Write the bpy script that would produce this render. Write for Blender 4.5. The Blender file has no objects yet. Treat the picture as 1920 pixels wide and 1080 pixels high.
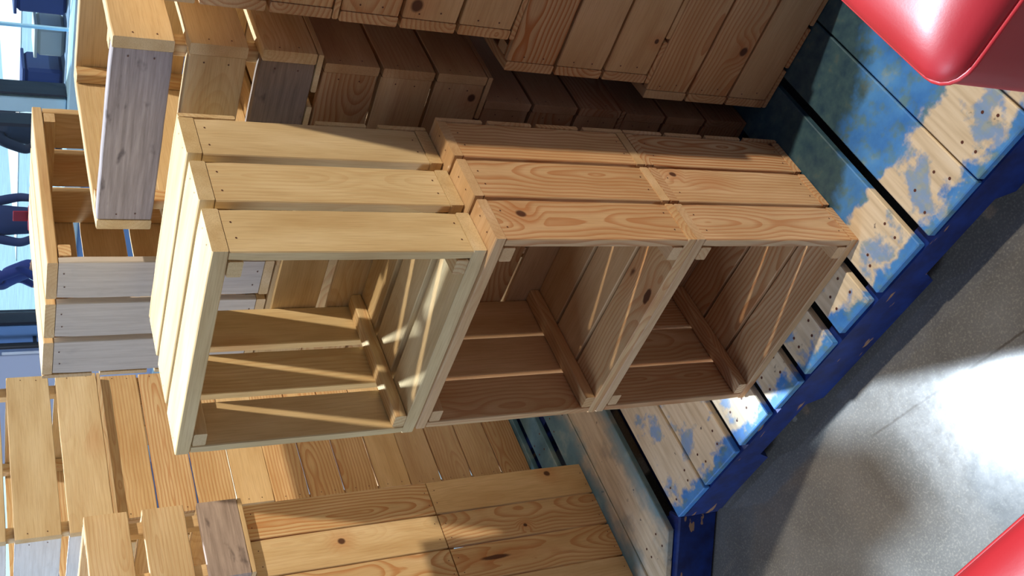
import bpy, bmesh, math, random
from mathutils import Matrix, Vector
random.seed(7)
SC = bpy.context.scene
COL = SC.collection

# ------------------------------------------------------------------ helpers
def srgb(r, g, b):
    f = lambda c: (c/255/12.92) if c/255 <= .04045 else ((c/255+.055)/1.055)**2.4
    return (f(r), f(g), f(b), 1)

class NT:
    def __init__(s, name):
        s.m = bpy.data.materials.new(name); s.m.use_nodes = True
        s.t = s.m.node_tree; s.t.nodes.clear()
        s.out = s.t.nodes.new('ShaderNodeOutputMaterial')
        s.b = s.t.nodes.new('ShaderNodeBsdfPrincipled')
        s.t.links.new(s.b.outputs[0], s.out.inputs[0])
    def n(s, typ, **k):
        o = s.t.nodes.new('ShaderNode'+typ)
        for a, v in k.items(): setattr(o, a, v)
        return o
    def link(s, a, b): s.t.links.new(a, b)
    def put(s, sock, v):
        if isinstance(v, bpy.types.NodeSocket): s.link(v, sock)
        else: sock.default_value = v
    def math(s, op, a, b=0.0, c=None, clamp=False):
        o = s.n('Math', operation=op, use_clamp=clamp)
        s.put(o.inputs[0], a); s.put(o.inputs[1], b)
        if c is not None: s.put(o.inputs[2], c)
        return o.outputs[0]
    def vmath(s, op, a, b=(0, 0, 0)):
        o = s.n('VectorMath', operation=op); s.put(o.inputs[0], a); s.put(o.inputs[1], b)
        return o.outputs[0]
    def noise(s, vec, scale, detail=3, rough=.5, dist=0):
        o = s.n('TexNoise'); s.put(o.inputs['Vector'], vec)
        o.inputs['Scale'].default_value = scale; o.inputs['Detail'].default_value = detail
        o.inputs['Roughness'].default_value = rough; o.inputs['Distortion'].default_value = dist
        return o.outputs['Fac']
    def ramp(s, fac, stops):
        o = s.n('ValToRGB'); s.put(o.inputs[0], fac)
        e = o.color_ramp.elements
        while len(e) < len(stops): e.new(.5)
        for el, (p, c) in zip(e, stops):
            el.position = p; el.color = c if len(c) == 4 else (*c, 1)
        return o.outputs[0]
    def step(s, v, a, b):
        o = s.n('MapRange', interpolation_type='SMOOTHSTEP'); s.put(o.inputs[0], v)
        o.inputs[1].default_value = a; o.inputs[2].default_value = b
        return o.outputs[0]
    def mix(s, fac, a, b, mode='MIX'):
        o = s.n('Mix', data_type='RGBA', blend_type=mode)
        s.put(o.inputs[0], fac); s.put(o.inputs[6], a); s.put(o.inputs[7], b)
        return o.outputs[2]
    def bump(s, h, strength=.3, dist=.002):
        o = s.n('Bump'); o.inputs['Strength'].default_value = strength
        o.inputs['Distance'].default_value = dist; s.put(o.inputs['Height'], h)
        s.link(o.outputs[0], s.b.inputs['Normal'])

def wood_material(name, ring=1.0, knots=1.0, rough=.62):
    """pine board: the grain runs along the board's own local X"""
    k = NT(name)
    tc = k.n('TexCoord').outputs['Object']
    oi = k.n('ObjectInfo'); rnd = oi.outputs['Random']
    cmb = k.n('CombineXYZ')
    k.link(k.math('MULTIPLY', rnd, 37.3), cmb.inputs[0])
    k.link(k.math('MULTIPLY', rnd, 91.7), cmb.inputs[1])
    k.link(k.math('MULTIPLY', rnd, 53.1), cmb.inputs[2])
    p = k.vmath('ADD', tc, cmb.outputs[0])
    sep = k.n('SeparateXYZ'); k.link(tc, sep.inputs[0])
    # knots: sparse cells
    vo = k.n('TexVoronoi', feature='F1'); vo.inputs['Scale'].default_value = 1
    vo.inputs['Randomness'].default_value = 1
    k.link(k.vmath('MULTIPLY', p, (4.2, 9.0, 1.0)), vo.inputs['Vector'])
    dist = vo.outputs['Distance']
    sc = k.n('SeparateColor'); k.link(vo.outputs['Color'], sc.inputs[0])
    gate = k.step(sc.outputs[0], .80, .84)
    wob = k.noise(p, 60, 2)
    dk = k.math('ADD', dist, k.math('MULTIPLY', k.math('SUBTRACT', wob, .5), .05))
    knot = k.math('MULTIPLY', k.math('SUBTRACT', 1, k.step(dk, .055, .085)), gate)
    halo = k.math('MULTIPLY', k.math('SUBTRACT', 1, k.step(dist, .05, .38)), gate)
    # a knot placed on this very board: object property knot = (x, y, size), stretch along the grain
    at = k.n('Attribute', attribute_type='OBJECT', attribute_name='knot'); ks = k.n('SeparateXYZ'); k.link(at.outputs['Vector'], ks.inputs[0])
    st = k.n('Attribute', attribute_type='OBJECT', attribute_name='knot_stretch')
    kx = k.math('DIVIDE', k.math('SUBTRACT', sep.outputs[0], ks.outputs[0]), k.math('ADD', 1.15, st.outputs['Fac']))
    ky = k.math('ADD', k.math('SUBTRACT', sep.outputs[1], ks.outputs[1]), k.math('MULTIPLY', k.math('SUBTRACT', wob, .5), .003))
    kd = k.math('DIVIDE', k.math('SQRT', k.math('ADD', k.math('MULTIPLY', kx, kx), k.math('MULTIPLY', ky, ky))), k.math('MAXIMUM', ks.outputs[2], .00001))
    knot = k.math('MAXIMUM', knot, k.math('SUBTRACT', 1, k.step(kd, .55, 1.0)))
    halo = k.math('MAXIMUM', halo, k.math('SUBTRACT', 1, k.step(kd, .8, 4.5)))
    # growth rings around a wandering pith
    slow = k.noise(k.vmath('MULTIPLY', p, (2.2, 1.0, 1.0)), 1.3, 2)
    yo = k.math('MULTIPLY', k.math('SUBTRACT', k.math('FRACT', k.math('MULTIPLY', rnd, 13.7)), .5), .12)
    yy = k.math('ADD', sep.outputs[1], yo)
    zz = k.math('ADD', sep.outputs[2], k.math('ADD', .012, k.math('MULTIPLY', k.math('SUBTRACT', slow, .45), .16)))
    r = k.math('SQRT', k.math('ADD', k.math('MULTIPLY', yy, yy), k.math('MULTIPLY', zz, zz)))
    r = k.math('ADD', r, k.math('MULTIPLY', halo, .018))
    r = k.math('ADD', r, k.math('MULTIPLY', k.noise(k.vmath('MULTIPLY', p, (7, 30, 30)), 1, 2), .006))
    saw = k.math('FRACT', k.math('MULTIPLY', r, 120))
    ringv = k.math('MULTIPLY', k.step(saw, .30, .92), k.math('SUBTRACT', 1, k.step(saw, .93, 1.0)))
    fine = k.noise(k.vmath('MULTIPLY', p, (14, 520, 520)), 1, 3, .6)
    big = k.noise(k.vmath('MULTIPLY', p, (5, 22, 22)), 1, 3)
    base = k.ramp(big, [(.25, srgb(208, 180, 138)), (.55, srgb(226, 203, 164)), (.8, srgb(237, 216, 182))])
    amt = k.math('MULTIPLY', ringv, k.math('MULTIPLY', k.math('MAXIMUM', k.step(k.math('FRACT', k.math('MULTIPLY', rnd, 5.3)), .1, 1.0), .62 if ring > 1 else 0.0), min(.8, .55*ring)))
    amt = k.math('ADD', amt, .12*ring)
    c = k.mix(amt, base, srgb(186, 122, 70))
    c = k.mix(k.math('MULTIPLY', k.math('SUBTRACT', fine, .45, clamp=True), 1.0), c, srgb(150, 100, 58))
    c = k.mix(k.math('MULTIPLY', halo, .35), c, srgb(190, 120, 66))
    c = k.mix(k.math('MULTIPLY', knot, .92*knots), c, srgb(74, 38, 24))
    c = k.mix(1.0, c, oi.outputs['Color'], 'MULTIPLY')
    k.link(c, k.b.inputs['Base Color'])
    k.b.inputs['Roughness'].default_value = rough
    k.b.inputs['Specular IOR Level'].default_value = .35
    k.bump(k.math('ADD', fine, k.math('MULTIPLY', ringv, .3)), .18, .0012)
    return k.m

def weathered_or_lit_material(name, stops=((.25, (140, 128, 120)), (.6, (178, 166, 158)), (.8, (200, 188, 176))), blotch=1.0):
    k = NT(name)
    tc = k.n('TexCoord').outputs['Object']; oi = k.n('ObjectInfo')
    cmb = k.n('CombineXYZ'); k.link(k.math('MULTIPLY', oi.outputs['Random'], 40), cmb.inputs[0])
    p = k.vmath('ADD', tc, cmb.outputs[0])
    f = k.noise(k.vmath('MULTIPLY', p, (9, 160, 160)), 1, 4, .65)
    g = k.noise(k.vmath('MULTIPLY', p, (20, 45, 45)), 1, 3)
    c = k.ramp(f, [(p_, srgb(*q_)) for p_, q_ in stops])
    c = k.mix(k.math('MULTIPLY', k.step(g, .60, .78), blotch), c, srgb(96, 86, 84))
    c = k.mix(1.0, c, oi.outputs['Color'], 'MULTIPLY')
    k.link(c, k.b.inputs['Base Color']); k.b.inputs['Roughness'].default_value = .75
    k.bump(f, .3, .0015)
    return k.m

def plain(name, col, rough=.5, metal=0, noise=0.0, scale=20):
    k = NT(name)
    if noise:
        p = k.n('TexCoord').outputs['Object']
        f = k.noise(p, scale, 4)
        dark = tuple(c*(1-noise) for c in col[:3])+(1,)
        k.link(k.ramp(f, [(.3, dark), (.7, col)]), k.b.inputs['Base Color'])
    else:
        k.b.inputs['Base Color'].default_value = col
    k.b.inputs['Roughness'].default_value = rough; k.b.inputs['Metallic'].default_value = metal
    return k.m

M_WOOD = wood_material('pine_wood')
M_STRONG = wood_material('pine_wood_bold_grain', ring=1.75, knots=1.0)
M_ROUGH = wood_material('pine_wood_rough_sawn', ring=.45, knots=.6, rough=.75)
M_WEATHER = weathered_or_lit_material('weathered_wood')
M_COOL_LIT = weathered_or_lit_material('cool_lit_wood', ((.2, (196, 188, 180)), (.55, (216, 210, 204)), (.8, (228, 222, 216))), .12)  # pale wood with the cool light on front-facing ends put into its colour
M_NAIL = plain('nail_rust', srgb(92, 52, 40), .6)

# painted pallet wood: worn sky-blue paint over pale boards, places fixed in the world
def pallet_material(name, teal=False):
    k = NT(name)
    pos = k.n('NewGeometry').outputs['Position']
    sp = k.n('SeparateXYZ'); k.link(pos, sp.inputs[0])
    X, Y = sp.outputs[0], sp.outputs[1]
    n1 = k.noise(pos, 9, 5, .6); n2 = k.noise(pos, 34, 4, .6); n3 = k.noise(k.vmath('MULTIPLY', pos, (90, 8, 90)), 1, 3)
    wood = k.ramp(n3, [(.3, srgb(206, 186, 152)), (.55, srgb(226, 208, 176)), (.8, srgb(236, 222, 196))])
    wood = k.mix(k.math('MULTIPLY', k.step(n1, .52, .72), .55), wood, srgb(150, 136, 122))
    wood = k.mix(k.step(n2, .66, .74), wood, srgb(110, 96, 86))
    blue = k.ramp(n1, [(.3, srgb(48, 112, 190)), (.6, srgb(84, 152, 216)), (.8, srgb(130, 176, 206))])
    tealc = k.ramp(n1, [(.3, srgb(70, 112, 132)), (.55, srgb(106, 146, 158)), (.75, srgb(168, 186, 180))])
    if teal:
        m = k.step(k.math('ADD', k.math('MULTIPLY', n1, .22), k.math('MULTIPLY', k.math('ABSOLUTE', k.math('ADD', X, 1.0)), 1.3)), .14, .26)
        paint = tealc
    else:
        pn = k.math('MULTIPLY', k.math('SUBTRACT', n1, .5), .16)
        pf = k.math('MULTIPLY', k.math('SUBTRACT', n2, .5), .05)
        jit = k.math('ADD', pn, pf)
        front = k.math('ADD', k.math('ADD', Y, k.math('MULTIPLY', X, .063)), jit)   # near the front edge
        mf = k.math('SUBTRACT', 1, k.step(front, -.083, -.062))
        back = k.step(k.math('ADD', Y, k.math('MULTIPLY', jit, .9)), .03, .05)
        side = k.step(X, -.12, -.06)
        mb = k.math('MULTIPLY', back, side)
        lf = k.math('MULTIPLY', k.step(n1, .54, .62), .7)
        m = k.math('MAXIMUM', k.math('MAXIMUM', mf, mb), lf)
        paint = k.mix(k.step(n2, .45, .7), blue, tealc)
        shade_teal = k.ramp(n2, [(.3, srgb(30, 62, 82)), (.6, srgb(58, 88, 96)), (.8, srgb(92, 100, 90))])
        paint = k.mix(k.math('MULTIPLY', k.step(k.math('ADD', k.math('SUBTRACT', Y, k.math('MULTIPLY', X, .55)), jit), .06, .11), side), paint, shade_teal)  # shadow of the right stack painted into the deck colour as dark teal
    k.link(k.mix(m, wood, paint), k.b.inputs['Base Color'])
    k.b.inputs['Roughness'].default_value = .6
    k.bump(n3, .25, .0015)
    return k.m
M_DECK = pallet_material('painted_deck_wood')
M_TEAL = pallet_material('worn_teal_deck_wood', True)
def navy_material():
    k = NT('deep_blue_paint'); pos = k.n('NewGeometry').outputs['Position']
    n = k.noise(pos, 22, 4, .6)
    c = k.ramp(n, [(.3, srgb(4, 24, 82)), (.7, srgb(10, 52, 132))])
    c = k.mix(k.step(k.noise(k.vmath('MULTIPLY', pos, (9, 30, 40)), 1, 3, .5), .66, .69), c, srgb(176, 134, 98))
    k.link(c, k.b.inputs['Base Color']); k.b.inputs['Roughness'].default_value = .55
    return k.m
M_NAVY = navy_material()

def floor_material():
    k = NT('polished_concrete'); pos = k.n('NewGeometry').outputs['Position']
    a = k.noise(pos, 5, 6, .6); b = k.noise(pos, 40, 4, .7); c3 = k.noise(pos, 220, 2, .6)
    c = k.ramp(a, [(.3, srgb(90, 88, 84)), (.55, srgb(106, 105, 102)), (.8, srgb(119, 118, 116))])
    c = k.mix(k.math('MULTIPLY', k.step(b, .5, .8), .4), c, srgb(92, 86, 76))
    c = k.mix(k.math('MULTIPLY', k.step(c3, .45, .8), .3), c, srgb(170, 164, 150))
    sx = k.n('SeparateXYZ'); k.link(pos, sx.inputs[0])     # hairline crack in the slab
    ln = k.math('ABSOLUTE', k.math('ADD', k.math('ADD', sx.outputs[1], k.math('MULTIPLY', sx.outputs[0], .20)), k.math('ADD', .276, k.math('MULTIPLY', k.math('SUBTRACT', b, .5), .006))))
    cr_ = k.math('MULTIPLY', k.math('SUBTRACT', 1, k.step(ln, .001, .0035)), k.math('MULTIPLY', k.step(sx.outputs[0], -.36, -.33), k.math('SUBTRACT', 1, k.step(sx.outputs[0], .05, .2))))
    c = k.mix(k.math('MULTIPLY', cr_, .6), c, srgb(60, 52, 44))
    k.link(c, k.b.inputs['Base Color'])
    k.link(k.math('ADD', .085, k.math('MULTIPLY', b, .06)), k.b.inputs['Roughness'])
    k.b.inputs['Specular IOR Level'].default_value = .5
    k.b.inputs['Coat Weight'].default_value = .0; k.b.inputs['Coat Roughness'].default_value = .12
    k.b.inputs['Coat IOR'].default_value = 1.8
    k.bump(a, .05, .003)
    return k.m
M_FLOOR = floor_material()

def link(o, parent=None, kind=None):
    COL.objects.link(o)
    if parent: o.parent = parent
    if kind: o['kind'] = kind
    return o
def tag(o, label, cat, group=None):
    o['label'] = label; o['category'] = cat
    if group: o['group'] = group
    return o
def mesh_of(name, bm, mats):
    me = bpy.data.meshes.new(name); bm.to_mesh(me); bm.free()
    for m in (mats if isinstance(mats, (list, tuple)) else [mats]): me.materials.append(m)
    return me
def box_bm(bm, c, s, bev=0, mat=0, seg=1):
    r = bmesh.ops.create_cube(bm, size=1)
    for v in r['verts']:
        v.co = Vector((v.co.x*s[0]+c[0], v.co.y*s[1]+c[1], v.co.z*s[2]+c[2]))
    fs = {f for v in r['verts'] for f in v.link_faces}
    for f in fs: f.material_index = mat
    if bev:
        es = list({e for v in r['verts'] for e in v.link_edges})
        rb = bmesh.ops.bevel(bm, geom=es, offset=bev, segments=seg, affect='EDGES', profile=.5)
        for f in rb['faces']: f.material_index = mat
def empty(name, loc, yaw=0):
    o = bpy.data.objects.new(name, None); o.location = loc; o.rotation_euler = (0, 0, yaw)
    o.empty_display_size = .1
    return link(o)

# ------------------------------------------------------------------ boards
_mc = {}
def board_mesh(L, w, t, mat, var=0, nails=0):
    """sawn board, length along local X, softened and slightly uneven edges"""
    key = (round(L, 4), round(w, 4), round(t, 4), mat.name, var, nails)
    if key in _mc: return _mc[key]
    rr = random.Random(hash((round(L*1e4), round(w*1e4), var)))
    bm = bmesh.new()
    N = 10
    rings = []
    ch = min(.0016, t*.18)
    ph = [rr.uniform(0, 6.28) for _ in range(4)]
    for i in range(N+1):
        x = -L/2+L*i/N
        e = ch if i in (0, N) else 0
        d1 = .0005*math.sin(ph[0]+9*i/N)+rr.uniform(-.0003, .0003)
        d2 = .0005*math.sin(ph[1]+7*i/N)+rr.uniform(-.0003, .0003)
        y0, y1 = -w/2+abs(d1)+e*.5, w/2-abs(d2)-e*.5
        z0, z1 = -t/2+e*.5, t/2-e*.5
        pr = [(y0+ch, z0), (y1-ch, z0), (y1, z0+ch), (y1, z1-ch), (y1-ch, z1), (y0+ch, z1), (y0, z1-ch), (y0, z0+ch)]
        rings.append([bm.verts.new((x, y, z)) for y, z in pr])
    for a, b in zip(rings, rings[1:]):
        for j in range(8):
            bm.faces.new((a[j], a[(j+1) % 8], b[(j+1) % 8], b[j]))
    bm.faces.new(rings[0][::-1]); bm.faces.new(rings[-1])
    if nails:
        for sx in (-1, 1):
            for q in range(nails):
                y = (-.5+(q+.5)/nails)*w*.8+rr.uniform(-.004, .004); x = sx*(L/2-.012+rr.uniform(-.003, .003))
                for sz in (-1, 1):
                    r = bmesh.ops.create_circle(bm, cap_ends=True, radius=.0015, segments=8,
                        matrix=Matrix.Translation((x, y, sz*(t/2+.0003))) @ (Matrix.Rotation(math.pi, 4, 'X') if sz < 0 else Matrix()))
                    for f in {f for v in r['verts'] for f in v.link_faces}: f.material_index = 1
    bmesh.ops.recalc_face_normals(bm, faces=[f for f in bm.faces if len(f.verts) == 4 and f.material_index == 0])
    me = mesh_of('board', bm, [mat, M_NAIL]); _mc[key] = me
    return me

# poses: where the crate's own axes (W length, D depth away from the opening, H) point
def mat3(x, y, z): return Matrix((x, y, z)).transposed().to_4x4()
POSE = {
 'front':  mat3((1,0,0), (0,1,0), (0,0,1)),      # opening to the front, length level
 'right':  mat3((0,1,0), (-1,0,0), (0,0,1)),     # opening to the right
 'left':   mat3((0,-1,0), (1,0,0), (0,0,1)),     # opening to the left, bottom slats to the right
 'ended':  mat3((0,0,1), (1,0,0), (0,1,0)),      # standing on its end, bottom slats to the right
 'up':     mat3((0,1,0), (0,0,-1), (-1,0,0)),    # opening up, length front to back
}
CRATE_GROUP = {}
def crate(x0, y0, z0, pose, label, knots=None, W=.46, D=.31, H=.386, gap=.005, yaw=0, tone=(1, 1, 1), mats=None,
          tl=.019, te=.016, tb=.011, nb=4, bgap=None, weather_or_lit=(), group='wooden crates stacked on the pallets', skip=(), nails=2, gray=None, lit_mat=None, jit=.07):
    """x0,y0,z0 = lower left front corner of the box the crate fills (before the small yaw)"""
    R = POSE[pose]
    e = R @ Vector((W, D, H)); ext = Vector((abs(e.x), abs(e.y), abs(e.z)))
    base = Vector((x0+ext.x/2, y0+ext.y/2, z0))
    c, s = math.cos(yaw), math.sin(yaw)
    # rotate about the given corner
    dx, dy = ext.x/2, ext.y/2
    base = Vector((x0+c*dx-s*dy, y0+s*dx+c*dy, z0))
    root = tag(empty('wooden_crate', base, yaw), label, 'crate', group)
    L0 = Matrix.Translation((0, 0, ext.z/2)) @ R
    Dp = D-tb
    wd = (Dp-2*gap)/3
    bg = gap*1.3 if bgap is None else bgap
    def put(name, L, w, t, m, idx, mat):
        if mat is M_STRONG and len(mm) == 1 and not (name == 'end_board' and idx < 3): mat = M_WOOD
        me = board_mesh(L, w, t, mat, random.randrange(3), nails if name != 'cleat' else 0)
        o = bpy.data.objects.new(name, me)
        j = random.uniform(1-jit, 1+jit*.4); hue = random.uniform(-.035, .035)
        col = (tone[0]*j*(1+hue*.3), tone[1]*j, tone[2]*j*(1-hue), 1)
        if (name, idx) in weather_or_lit:
            o.data = board_mesh(L, w, t, lit_mat or M_WEATHER, 0, nails); col = gray or (1, .98, 1, 1)
            o['label'] = 'grey board with painted cool light' if lit_mat else 'grey weathered board'
            if idx == 5 and name == 'end_board' and not lit_mat: col = (.60, .50, .40, 1); o['label'] = 'dark stained board'
        o.color = col
        kn = (knots or {}).get((name, idx))
        if kn: o['knot'] = [float(v) for v in kn[:3]]; o['knot_stretch'] = float(kn[3] if len(kn) > 3 else 0)
        link(o, root); o.matrix_local = L0 @ m
        return o
    T = Matrix.Translation
    mm = mats or [M_WOOD]
    k = 0
    for sz in (1, -1):                               # long side walls, three slats each
        for i in range(3):
            y = -D/2+wd/2+i*(wd+gap)
            m = T((0, y, sz*(H/2-tl/2)))
            if ('side_slat', k) not in skip: put('side_slat', W, wd, tl, m, k, random.choice(mm))
            k += 1
    k = 0
    he = H-2*tl-.0008
    for sx in (1, -1):                               # end walls, three boards between the long sides
        for i in range(3):
            y = -D/2+wd/2+i*(wd+gap)
            m = T((sx*(W/2-te/2-.0006), y, 0)) @ mat3((0,0,1), (0,1,0), (-1,0,0))
            put('end_board', he, wd-.0006, te, m, k, random.choice(mm)); k += 1
    wb = (H-(nb-1)*bg)/nb
    for i in range(nb):                              # bottom slats
        z = -H/2+wb/2+i*(wb+bg)
        m = T((0, D/2-tb/2, z)) @ mat3((1,0,0), (0,0,1), (0,-1,0))
        if ('bottom_slat', i) not in skip: put('bottom_slat', W, wb, tb-.0006, m, i, random.choice(mm))
    cs = .022
    for sx in (1, -1):
        for sz in (1, -1):
            m = T((sx*(W/2-te-cs*.7-.0016), -tb/2, sz*(H/2-tl-cs/2-.0008))) @ mat3((0,1,0), (1,0,0), (0,0,-1))
            put('cleat', Dp-.002, cs*1.4, cs, m, 0, M_WOOD)
    return root

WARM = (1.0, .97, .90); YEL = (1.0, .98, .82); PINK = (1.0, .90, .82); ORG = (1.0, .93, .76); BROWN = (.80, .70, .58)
# centre stack -----------------------------------------------------
crate(-.461, 0, 0, 'front', 'Open pine crate at the bottom of the central stack, resting on the blue pallet', knots={('end_board', 1): (.145, .03, .008)}, W=.461, D=.309, H=.3855, gap=.006, tone=(.94, .83, .73), mats=[M_WOOD, M_WOOD, M_STRONG])
crate(-.461, 0, .386, 'front', 'Open pine crate in the middle of the central stack, bold orange grain', knots={('end_board', 0): (.125, .014, .010)}, W=.461, D=.309, H=.3855, gap=.0065, tone=(.96, .84, .70), mats=[M_STRONG])
crate(-.472, .002, .772, 'front', 'Pale yellow open crate topping the central stack, wide gaps between its slats', W=.441, D=.319, H=.415, gap=.0165, bgap=.019, yaw=.012, tone=YEL, mats=[M_ROUGH], tl=.024, te=.017, nb=4, skip=[('bottom_slat', 2)])
# left near stack: on end, bottoms to the right --------------------
crate(-1.42, -.08, 0, 'ended', 'Crate stood on end at the bottom of the left front stack, knotty pine slats', knots={('bottom_slat', 3): (-.119, .028, .010), ('bottom_slat', 1): (.121, .005, .0075, 5.5), ('bottom_slat', 2): (.007, -.018, .006)}, gap=.006, tone=ORG, mats=[M_WOOD, M_STRONG], bgap=.0025)
crate(-1.42, -.08, .463, 'ended', 'Crate stood on end in the left front stack, just under the small gappy crate', knots={('bottom_slat', 2): (.024, .0135, .010)}, gap=.006, tone=(1, .96, .80), mats=[M_WOOD, M_STRONG], bgap=.0025)
crate(-1.466, .115, .93, 'up', 'Small gappy crate with a grey board topping the left front stack', W=.192, D=.335, H=.386, gap=.028, tone=(1, .95, .82), mats=[M_ROUGH], weather_or_lit=[('side_slat', 5)], nails=0, gray=(.98, .88, .80, 1))
# left rear stack ---------------------------------------------------
for i, lb in enumerate(('Crate lying on its side lowest in the left rear stack, on teal boards',
                        'Crate lying on its side halfway up the left rear stack behind the central one',
                        'Shaded crate third up in the left rear stack, right under the pale wide crate')):
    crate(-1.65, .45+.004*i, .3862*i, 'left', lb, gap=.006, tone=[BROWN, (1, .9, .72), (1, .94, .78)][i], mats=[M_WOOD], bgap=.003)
crate(-1.70, .42, 1.16, 'up', 'Pale upright crate with see-through gaps on top of the left rear stack', W=.49, D=.345, gap=.016, tone=(1, 1, .92), mats=[M_ROUGH, M_WOOD], weather_or_lit=[('end_board', 3), ('end_board', 4), ('end_board', 5)], gray=(1.2, 1.3, 1.38, 1), lit_mat=M_COOL_LIT)  # front end boards whitened to carry the cool light falling on them
# rear stack behind the centre --------------------------------------
for i, lb in enumerate(('Shade-darkened crate at the bottom of the rear stack, wedged beside the right front stack',
                        'Shade-darkened crate second from the bottom of the rear stack, shaded behind the central stack',
                        'Shade-browned crate third up in the rear stack, under the crate with the grey board')):
    crate([-.41, -.405, -.356][i], .40, .3155*i, 'up', lb, D=.315, gap=.005, tone=[(.50, .36, .30), (.56, .42, .36), (.74, .62, .50)][i], mats=[M_WOOD], knots=[None, None, {('end_board', 5): (-.146, .03, .009)}][i])  # board tones darkened to paint in the shade behind the central stack
crate(-.34, .398, .95, 'up', 'Open gappy crate on the rear stack with a grey weathered top board in front', D=.327, gap=.021, tone=(.95, .90, .76), mats=[M_ROUGH], weather_or_lit=[('end_board', 3), ('end_board', 5)], gray=(.86, .86, .95, 1), tl=.022, te=.026)
for i in range(3):
    crate(-.80, .40, .3155*i, 'up', ('Crate at the foot of the column hidden behind the open central crates', 'Crate halfway up the column hidden behind the open central crates', 'Crate behind the central stack directly carrying the crate that opens right')[i], D=.315, gap=.006, tone=(.92, .82, .64))
crate(-.732, .402, .948, 'right', 'Greyish crate standing behind the topmost central one and opening right', H=.402, gap=.012, tone=(.98, .92, .80), mats=[M_WOOD, M_ROUGH], bgap=.012, weather_or_lit=[('end_board', 3), ('end_board', 4), ('end_board', 5)], gray=(.86, .82, .78, 1), lit_mat=M_COOL_LIT)  # near end boards greyed, cool light painted into their tone
# right near stack ----------------------------------------------------
for i, lb in enumerate(('Crate at the bottom of the right front stack, a dark knot low on its end',
                        'Crate second from the bottom of the right front stack, jutting out to the left',
                        'Crate third up in the right front stack, set back from the one below',
                        'Topmost crate of the right front stack, at the edge of the photo')):
    crate([.03, .062, .122, .124][i], .376, .3175*i, 'up', lb, D=.317, gap=.004, tone=[(.86, .74, .60), (.88, .76, .62), (.92, .80, .64), (.94, .82, .66)][i], mats=[M_WOOD, M_STRONG], knots=[{('end_board', 4): (.07, .03, .011)}, {('end_board', 5): (.102, .034, .006)}, {('end_board', 4): (.150, -.029, .013)}, None][i])

# ------------------------------------------------------------------ pallets
def deck_board(root, x0, x1, y0, y1, mat, z=-.010, t=.0175, holes=True, name='deck_board', cut=0):
    rr = random.Random(int(x0*1e4)); bm = bmesh.new()
    box_bm(bm, (0, 0, 0), (y1-y0, x1-x0-.001, t), .002)
    for v in bm.verts:                     # sawn end follows the pallet's front line; local +y is the board's left side
        if v.co.x < 0: v.co.x += cut*v.co.y/(x1-x0)
    if holes:
        for yy in (y0+.045, y0+.075, (y0+y1)/2-.02, (y0+y1)/2+.02, y1-.05):
            for q in (.25, .75):
                xx = x0+(x1-x0)*q+rr.uniform(-.012, .012)
                r = bmesh.ops.create_circle(bm, cap_ends=True, radius=.0030, segments=10,
                    matrix=Matrix.Translation((yy+rr.uniform(-.008, .008)-(y0+y1)/2, (x0+x1)/2-xx, t/2+.0004)))
                for f in {f for v in r['verts'] for f in v.link_faces}: f.material_index = 1
    o = bpy.data.objects.new(name, mesh_of(name, bm, [mat, M_NAIL]))
    link(o, root); o.matrix_world = Matrix.Translation(((x0+x1)/2, (y0+y1)/2, z)) @ Matrix.Rotation(math.pi/2, 4, 'Z')
    o.matrix_parent_inverse = Matrix.Identity(4)
    o.matrix_local = Matrix.Translation(-root.location) @ Matrix.Translation(((x0+x1)/2, (y0+y1)/2, z)) @ Matrix.Rotation(math.pi/2, 4, 'Z')
    return o
def stringer(root, x0, x1, y, w=.038, ang=0):
    """runs along X, two fork notches cut in its lower edge"""
    L = x1-x0; zt, zb = -.0195, -.1215
    def notch(c): return [(c-.115, zb), (c-.095, zb+.036), (c+.095, zb+.036), (c+.115, zb)]
    prof = [(0, zb)]+notch(L*.27)+notch(L*.73)+[(L, zb), (L, zt), (0, zt)]
    bm = bmesh.new()
    A = [bm.verts.new((px-L/2, -w/2, pz)) for px, pz in prof]; B = [bm.verts.new((px-L/2, w/2, pz)) for px, pz in prof]
    bm.faces.new(A); bm.faces.new(B[::-1])
    for i in range(len(A)): bm.faces.new((A[i], B[i], B[(i+1) % len(A)], A[(i+1) % len(A)]))
    bmesh.ops.recalc_face_normals(bm, faces=bm.faces)
    o = bpy.data.objects.new('stringer', mesh_of('stringer', bm, M_NAVY)); link(o, root)
    o.location = Vector(((x0+x1)/2, y, 0))-root.location; o.rotation_euler = (0, 0, ang)
def pallet(label, xs, fy, yb, mat):
    x0 = min(a for a, _ in xs); x1 = max(b for _, b in xs)
    root = tag(empty('pallet', ((x0+x1)/2, (fy(0)+yb)/2, -.14)), label, 'pallet')
    for a, b in xs:
        deck_board(root, a, b, fy((a+b)/2)+random.uniform(-.004, .004), yb, mat, cut=(fy(a)-fy(b)))
    f = fy((x0+x1)/2)
    fr = max(fy(x0), fy(x1))
    ang = math.atan((fy(x1)-fy(x0))/(x1-x0)) if abs(fy(x1)-fy(x0)) < .1 else 0
    stringer(root, x0, x1, ((fy(x0)+fy(x1))/2+.016) if ang else fr+.022, ang=ang)
    for y in ((fr+yb)/2, yb-.03): stringer(root, x0, x1, y)
    if not ang:                            # splayed corner block
        bm = bmesh.new(); box_bm(bm, (0, 0, 0), (.20, .045, .115), .004)
        o = bpy.data.objects.new('corner_block', mesh_of('corner_block', bm, M_NAVY)); link(o, root)
        o.location = Vector((-.958, -.078, -.079))-root.location; o.rotation_euler = (0, 0, math.atan(.75))
    for a, b in ((x0, x0+.10), ((x0+x1)/2-.05, (x0+x1)/2+.05), (x1-.10, x1)):
        deck_board(root, a, b, fr+.002, yb, M_NAVY, z=-.1312, t=.0165, holes=False, name='bottom_board')
    return root
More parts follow.
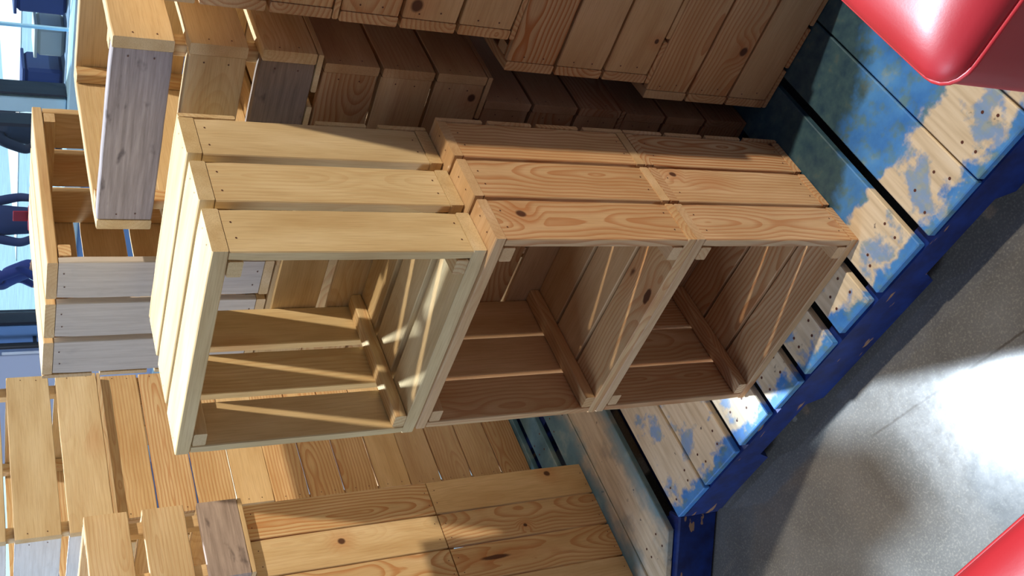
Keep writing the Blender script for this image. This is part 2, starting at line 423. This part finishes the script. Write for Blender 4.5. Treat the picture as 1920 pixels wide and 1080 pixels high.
pallet('Blue painted wooden pallet under the central stack, bare wood showing at worn patches',
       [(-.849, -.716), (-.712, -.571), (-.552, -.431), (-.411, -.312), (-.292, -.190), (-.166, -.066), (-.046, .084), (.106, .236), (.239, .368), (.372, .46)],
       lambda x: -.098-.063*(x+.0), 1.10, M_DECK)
pallet('Worn teal wooden pallet carrying the two left stacks, chipped front corner',
       [(-2.05, -1.92), (-1.90, -1.77), (-1.74, -1.62), (-1.60, -1.47), (-1.45, -1.325), (-1.288, -1.212), (-1.170, -1.062), (-1.058, -.903)],
       lambda x: (-.05+.75*(x+.903)) if x > -1.05 else -.169, 1.12, M_TEAL)

# ------------------------------------------------------------------ setting
def struct_box(name, c, s, mat, bev=0):
    bm = bmesh.new(); box_bm(bm, (0, 0, 0), s, bev)
    o = bpy.data.objects.new(name, mesh_of(name, bm, mat)); o.location = c
    return link(o, kind='structure')
struct_box('floor', (-2.0, 1.0, -.165), (10.0, 9.0, .05), M_FLOOR)
YB = 3.0
M_FRAME = plain('pale_blue_aluminium', srgb(200, 238, 255), .35, .0, .08, 6)
M_FRAMED = plain('dark_seal', srgb(24, 34, 52), .5)
M_PANEL = plain('blue_panel', srgb(120, 165, 225), .5, 0, .1, 5)
M_WALL = plain('periwinkle_wall', srgb(214, 226, 255), .6, 0, .05, 3)
g = NT('window_glass')
g.t.nodes.remove(g.b)
tr = g.n('BsdfTransparent'); tr.inputs[0].default_value = (.86, .94, .98, 1); gl = g.n('BsdfGlossy'); gl.inputs['Roughness'].default_value = .03
mx = g.n('MixShader'); mx.inputs[0].default_value = .06
g.link(tr.outputs[0], mx.inputs[1]); g.link(gl.outputs[0], mx.inputs[2]); g.link(mx.outputs[0], g.out.inputs[0])
M_GLASS = g.m
# knee wall and rail along the back
struct_box('wall_back', (-2.4, YB+.03, .43), (9.0, .08, 1.12), M_PANEL)
struct_box('trim_1', (-2.4, YB-.025, 1.03), (9.0, .13, .075), M_FRAME, .006)
struct_box('trim_2', (-1.905, YB, 2.2), (.075, .10, 2.26), M_FRAME, .004)
struct_box('trim_3', (-1.850, YB, 2.2), (.010, .09, 2.26), M_FRAMED)
struct_box('trim_4', (-2.02, YB, 2.2), (.018, .08, 2.26), M_FRAMED)
struct_box('trim_5', (-3.345, YB-.01, 2.2), (.13, .10, 2.26), M_PANEL, .004)
struct_box('trim_6', (-3.262, YB-.01, 2.2), (.018, .09, 2.26), M_FRAMED)
struct_box('wall_left', (-3.95, YB-.02, 1.6), (1.05, .22, 3.48), M_WALL, .004)
struct_box('trim_7', (-3.95, YB-.20, .55), (1.6, .06, .06), M_FRAME)
struct_box('window_1', (-.0, YB+.005, 2.2), (3.70, .008, 2.26), M_GLASS)
struct_box('window_2', (-2.64, YB+.005, 2.2), (1.20, .008, 2.26), M_GLASS)
# door pull on the blue post
hb = bmesh.new(); box_bm(hb, (0, 0, 0), (.03, .03, .34), .012, seg=2); box_bm(hb, (0, .03, .12), (.018, .05, .018)); box_bm(hb, (0, .03, -.12), (.018, .05, .018))
ho = bpy.data.objects.new('door_handle', mesh_of('door_handle', hb, plain('black_metal', srgb(30, 34, 44), .4))); ho.location = (-3.36, YB-.12, 1.28); link(ho); ho['kind'] = 'structure'

# ------------------------------------------------------------------ red seats
def vinyl():
    k = NT('red_vinyl'); p = k.n('TexCoord').outputs['Object']
    n = k.noise(p, 300, 3, .6)
    w = k.noise(p, 7, 2)
    k.link(k.ramp(w, [(.3, srgb(150, 22, 30)), (.7, srgb(168, 30, 38))]), k.b.inputs['Base Color'])
    k.b.inputs['Roughness'].default_value = .42; k.b.inputs['Specular IOR Level'].default_value = .7
    k.bump(n, .12, .0006)
    return k.m
M_RED = vinyl(); M_PIPE = plain('red_piping', srgb(176, 40, 44), .4); M_BLACK = plain('black_steel', srgb(20, 20, 22), .4, .6)
def stool(name, x0, x1, y0, y1, zt, label):
    w, d, h = x1-x0, y1-y0, .26
    root = tag(empty(name, ((x0+x1)/2, (y0+y1)/2, -.14)), label, 'stool', 'red vinyl stools')
    top = zt+.14
    bm = bmesh.new(); N = 22
    # puffed cushion with rounded corners, built from a grid-cube
    bmesh.ops.create_cube(bm, size=1)
    bmesh.ops.subdivide_edges(bm, edges=bm.edges[:], cuts=N, use_grid_fill=True)
    r = .035
    for v in bm.verts:
        x, y, z = v.co.x*w, v.co.y*d, v.co.z*h
        ix = max(-w/2+r, min(w/2-r, x)); iy = max(-d/2+r, min(d/2-r, y)); iz = max(-h/2+.012, min(h/2-.022, z))
        dv = Vector((x-ix, y-iy, (z-iz)*1.0))
        if dv.length > 1e-6:
            rz = .022 if z > 0 else .012
            n = dv.normalized(); dv = Vector((n.x*r, n.y*r, n.z*rz))
            if abs(x-ix) < 1e-6 and abs(y-iy) < 1e-6: dv = Vector((0, 0, z-iz))
        x, y, z = ix+dv.x, iy+dv.y, iz+dv.z
        if z > h/2-.03:
            z += .020*(1-(2*x/w)**4)*(1-(2*y/d)**4)
        v.co = (x, y, z)
    for f in bm.faces: f.smooth = True
    o = bpy.data.objects.new('cushion', mesh_of('cushion', bm, M_RED)); link(o, root); o.location = (0, 0, top-h/2-.02)
    # piping round the upper edge
    bm = bmesh.new(); pts = []; R = .036
    for cx, cy, a0 in ((w/2-R, d/2-R, 0), (-w/2+R, d/2-R, 90), (-w/2+R, -d/2+R, 180), (w/2-R, -d/2+R, 270)):
        for i in range(7):
            a = math.radians(a0+15*i); pts.append((cx+R*math.cos(a), cy+R*math.sin(a)))
    rings = []
    for i, (px, py) in enumerate(pts):
        q = pts[(i+1) % len(pts)]; s_ = pts[i-1]; t = Vector((q[0]-s_[0], q[1]-s_[1], 0)).normalized(); nn = Vector((t.y, -t.x, 0))
        rings.append([bm.verts.new(Vector((px, py, 0))+nn*.0032*math.cos(a)+Vector((0, 0, .0032*math.sin(a)))) for a in [j*math.pi/3 for j in range(6)]])
    for i in range(len(rings)):
        a, b = rings[i], rings[(i+1) % len(rings)]
        for j in range(6): bm.faces.new((a[j], a[(j+1) % 6], b[(j+1) % 6], b[j])).smooth = True
    bmesh.ops.recalc_face_normals(bm, faces=bm.faces)
    o = bpy.data.objects.new('piping', mesh_of('piping', bm, M_PIPE)); link(o, root); o.location = (0, 0, top-.044)
    for sx in (-1, 1):
        for sy in (-1, 1):
            lh = top-h-.018
            bm = bmesh.new(); box_bm(bm, (0, 0, lh/2), (.028, .028, lh), .004)
            o = bpy.data.objects.new('leg', mesh_of('leg', bm, M_BLACK)); link(o, root); o.location = (sx*(w/2-.04), sy*(d/2-.04), .0)
    bm = bmesh.new()
    for sy in (-1, 1): box_bm(bm, (0, sy*(d/2-.04), .22), (w-.11, .02, .02), .003)
    o = bpy.data.objects.new('footrest', mesh_of('footrest', bm, M_BLACK)); link(o, root)
    return root
stool('padded_stool', .589, .93, -.462, -.145, .75, 'Red vinyl padded stool in the upper right corner beside the blue pallet')
stool('padded_stool', .17, .52, -1.115, -.762, .75, 'Red vinyl padded stool barely entering the lower right corner, over the concrete floor')

# ------------------------------------------------------------------ outdoors beyond the glass
M_ASPH = plain('pale_pavement', srgb(150, 178, 188), .8, 0, .3, 1.5)
def obj_box(name, parts, mat, label, cat, group=None):
    bm = bmesh.new()
    for c, s, b in parts: box_bm(bm, c, s, b)
    o = bpy.data.objects.new(name, mesh_of(name, bm, mat)); link(o); tag(o, label, cat, group); return o
bm = bmesh.new(); box_bm(bm, (0, 0, 0), (200, 200, .05))
o = bpy.data.objects.new('pavement', mesh_of('pavement', bm, M_ASPH)); o.location = (-8, 105.5, -.22); link(o, kind='structure')

def skin_obj(name, J, E, mat, root, grow=1.0):
    me = bpy.data.meshes.new(name); me.from_pydata([j[:3] for j in J], E, []); me.materials.append(mat)
    o = bpy.data.objects.new(name, me); link(o, root)
    o.modifiers.new('skin', 'SKIN').use_smooth_shade = True
    for i, j in enumerate(J): me.skin_vertices[0].data[i].radius = (j[3]*grow, j[4]*grow)
    me.skin_vertices[0].data[0].use_root = True
    m = o.modifiers.new('sub', 'SUBSURF'); m.levels = 1; m.render_levels = 2
    return o
def person(loc, yaw, pose, top, legs, hair, label):
    """pose: standing / seated / bending; x = sideways, -y = the way the figure faces"""
    root = tag(empty('person', loc, yaw), label, 'person')
    lean = {'standing': .02, 'seated': .05, 'bending': .38}[pose]; hip = .50 if pose == 'seated' else .93
    def P(h, side=0, fwd=0): return (side, -(lean*h+fwd), hip+h*(1-lean*.35))
    T = [(*P(0), .14, .10), (*P(.2), .13, .09), (*P(.40), .16, .10), (*P(.50), .09, .07), (*P(.57), .05, .05), (*P(.65), .07, .08), (*P(.75, fwd=.01), .075, .09)]
    body = list(T); E = [(i, i+1) for i in range(6)]
    def chain(start, pts):
        p = start
        for q in pts: body.append(q); E.append((p, len(body)-1)); p = len(body)-1
    arms = {}
    for sgn in (-1, 1):
        a = [(*P(.47, .19*sgn), .05, .05), (*P(.20, .25*sgn, .03), .042, .042), (*P(.02, .20*sgn, .20), .034, .034)]
        hand = [(*P(-.05, .18*sgn, .26), .034, .018)]
        chain(3, a+hand); arms[sgn] = a
        if pose == 'seated': l = [(.10*sgn, -.05, hip-.02, .085, .08), (.12*sgn, -.42, hip-.01, .06, .06), (.12*sgn, -.43, .10, .045, .045), (.12*sgn, -.54, .04, .04, .03)]
        else: l = [(.10*sgn, 0, hip-.06, .085, .085), (.10*sgn, -.02, .50, .06, .06), (.10*sgn, .01, .10, .045, .045), (.10*sgn, -.10, .04, .045, .03)]
        chain(0, l)
        skin_obj('trouser_leg', l[:3], [(0, 1), (1, 2)], plain('trousers', srgb(*legs), .85), root, 1.15)
    sk = plain('skin', srgb(196, 150, 124), .6)
    skin_obj('body', body, E, sk, root)
    J = list(T[:4]); Es = [(0, 1), (1, 2), (2, 3)]
    for sgn in (-1, 1):
        p = 3
        for q in arms[sgn]: J.append(q); Es.append((p, len(J)-1)); p = len(J)-1
    skin_obj('jacket', J, Es, plain('jacket', srgb(*top), .85), root, 1.2)
    hm = plain('hair', srgb(*hair), .8)
    x, y, z = P(.75, fwd=-.015)
    skin_obj('hair', [(x, y, z-.02, .08, .095), (x, y+.005, z+.05, .07, .085)], [(0, 1)], hm, root, 1.05)
    return root
NAVY = (34, 48, 96)
person((-7.0, 8.0, -.19), .9, 'standing', NAVY, (40, 44, 60), (40, 26, 20), 'Standing person in a navy jacket seen through the back window')
person((-7.75, 8.1, -.19), -.6, 'bending', (28, 44, 120), (30, 34, 50), (24, 20, 20), 'Person in bright blue clothing stooping nearest the blue window post')
person((-5.85, 8.0, -.19), 1.2, 'bending', (24, 30, 52), (28, 32, 44), (24, 20, 20), 'Person in a black jacket bending forward beyond the window')
# low stools under the seated figure, the bag, and the wares in front of the window
def parts_thing(name, loc, label, cat, parts, group=None, yaw=0):
    root = tag(empty(name, loc, yaw), label, cat, group)
    for nm, m, bs in parts:
        bm = bmesh.new()
        for c, d, b in bs: box_bm(bm, c, d, b)
        link(bpy.data.objects.new(nm, mesh_of(nm, bm, m)), root)
    return root
M_CBLUE = plain('navy_plastic', srgb(40, 62, 120), .5); M_STEEL = plain('pale_steel', srgb(190, 206, 214), .35, .3)
M_RBAG = plain('red_cloth', srgb(190, 30, 50), .8); M_CREAM = plain('cream_card', srgb(214, 208, 190), .8); M_GREYC = plain('grey_plastic', srgb(122, 140, 156), .6)
tag(obj_box('shopping_bag', [((0, 0, .19), (.34, .12, .38), .03), ((0, .03, .45), (.14, .012, .14), .005)], M_RBAG, 'x', 'bag'), 'Red bag held beside the standing person in the navy jacket', 'bag').location = (-6.72, 7.72, .50)
parts_thing('display_table', (-3.0, 5.7, -.19), 'Steel display table outside the right window pane carrying blue and cream tubs', 'table', [
    ('tabletop', M_GREYC, [((0, 0, 1.0), (1.7, .5, .04), .005)])]+[('leg', M_STEEL, [((sx*.8, sy*.2, .49), (.04, .04, .98), .004)]) for sx in (-1, 1) for sy in (-1, 1)])
for x, w_, h_, m, lb in ((-3.60, .26, .24, M_CBLUE, 'Navy tub at the left end of the display table'), (-3.25, .22, .17, M_CREAM, 'Cream tub between two navy ones on the display table'),
                         (-2.88, .3, .30, M_CBLUE, 'Tall navy tub in the middle of the display table'), (-2.50, .22, .2, M_STEEL, 'Pale steel tub at the right end of the display table')):
    tag(obj_box('storage_tub', [((0, 0, h_/2), (w_, .24, h_), .02), ((0, 0, h_+.011), (w_+.02, .26, .02), .004)], m, lb, 'tub'), lb, 'tub', 'tubs on the display table').location = (x, 5.70, .8315)
# wire frame on the blue rod right behind the pane
bm = bmesh.new()
for c, d in (((0, 0, .0), (.014, .014, .62)), ((.17, 0, .05), (.010, .010, .30)), ((.085, 0, .20), (.18, .010, .010))): box_bm(bm, c, d, .002)
o = bpy.data.objects.new('wire_sign_holder', mesh_of('wire_sign_holder', bm, M_FRAME)); o.location = (-1.62, YB+.12, 1.27); link(o); tag(o, 'Thin blue wire sign holder standing just behind the right window pane', 'stand')
bm = bmesh.new(); box_bm(bm, (0, 0, 0), (36, 40, .05))
o = bpy.data.objects.new('white_forecourt', mesh_of('white_forecourt', bm, plain('bleached_concrete', (.85, .87, .88, 1), .8))); o.location = (-8.5, 48, -.19); link(o, kind='structure')

# ------------------------------------------------------------------ light
w = bpy.data.worlds.new('sky'); SC.world = w; w.use_nodes = True
wt = w.node_tree; wt.nodes.clear()
wo = wt.nodes.new('ShaderNodeOutputWorld'); bg = wt.nodes.new('ShaderNodeBackground')
wtc = wt.nodes.new('ShaderNodeTexCoord'); wsp = wt.nodes.new('ShaderNodeSeparateXYZ'); wr = wt.nodes.new('ShaderNodeValToRGB')
wt.links.new(wtc.outputs['Generated'], wsp.inputs[0]); wt.links.new(wsp.outputs[2], wr.inputs[0])
wr.color_ramp.elements[0].position = 0.0; wr.color_ramp.elements[0].color = (.58, .72, .95, 1)
wr.color_ramp.elements[1].position = .9; wr.color_ramp.elements[1].color = (.48, .62, .95, 1)
wt.links.new(wr.outputs[0], bg.inputs[0]); bg.inputs[1].default_value = .20
wt.links.new(bg.outputs[0], wo.inputs[0])

def sun(name, d, e, col, ang):
    l = bpy.data.lights.new(name, 'SUN'); l.energy = e; l.color = col; l.angle = math.radians(ang)
    o = bpy.data.objects.new(name, l); o.rotation_euler = Vector(d).to_track_quat('-Z', 'Y').to_euler(); link(o)
sun('low_warm_sun', (-1.5, -.42, -1.55), 2.6, (1, .87, .70), 1.2)
sun('high_cool_sun', (.90, -.63, -1.70), 8.2, (.74, .87, 1.0), 4.0)
al = bpy.data.lights.new('front_left_cool_light', 'AREA'); al.shape = 'RECTANGLE'; al.size = 2.2; al.size_y = 1.5; al.energy = 95; al.color = (.68, .80, 1.0)  # cool area lamp for an unseen source, brightens the front-facing sides
ao = bpy.data.objects.new('front_left_cool_light', al); ao.location = (-3.4, -2.6, 2.5); link(ao)
ao.rotation_euler = (Vector((-1.2, .8, 1.0))-ao.location).to_track_quat('-Z', 'Y').to_euler()

# ------------------------------------------------------------------ camera (phone held sideways)
f, yaw, pitch, roll = 1875.0, .792, .501, -.024
C = Vector((.897, -.989, 1.477))
def M3(a): return Matrix(a)
B = M3(((1,0,0), (0,0,-1), (0,1,0)))
cy, sy = math.cos(yaw), math.sin(yaw); Rz = M3(((cy,sy,0), (-sy,cy,0), (0,0,1)))
cp, sp_ = math.cos(pitch), math.sin(pitch); Rx = M3(((1,0,0), (0,cp,-sp_), (0,sp_,cp)))
cr, sr = math.cos(roll), math.sin(roll); Rr = M3(((cr,-sr,0), (sr,cr,0), (0,0,1)))
R = Rr @ Rx @ B @ Rz
cam = bpy.data.cameras.new('camera'); cam.sensor_width = 36; cam.lens = 36*f/1920; cam.clip_start = .02
co = bpy.data.objects.new('camera', cam); link(co)
Xa, Ya, Za = R[1], R[0], -Vector(R[2])
co.matrix_world = Matrix(((Xa[0], Ya[0], Za[0], C.x), (Xa[1], Ya[1], Za[1], C.y), (Xa[2], Ya[2], Za[2], C.z), (0, 0, 0, 1)))
SC.camera = co
SC.view_settings.view_transform = 'Standard'; SC.view_settings.look = 'None'
SC.view_settings.gamma = 1; SC.view_settings.exposure = 0
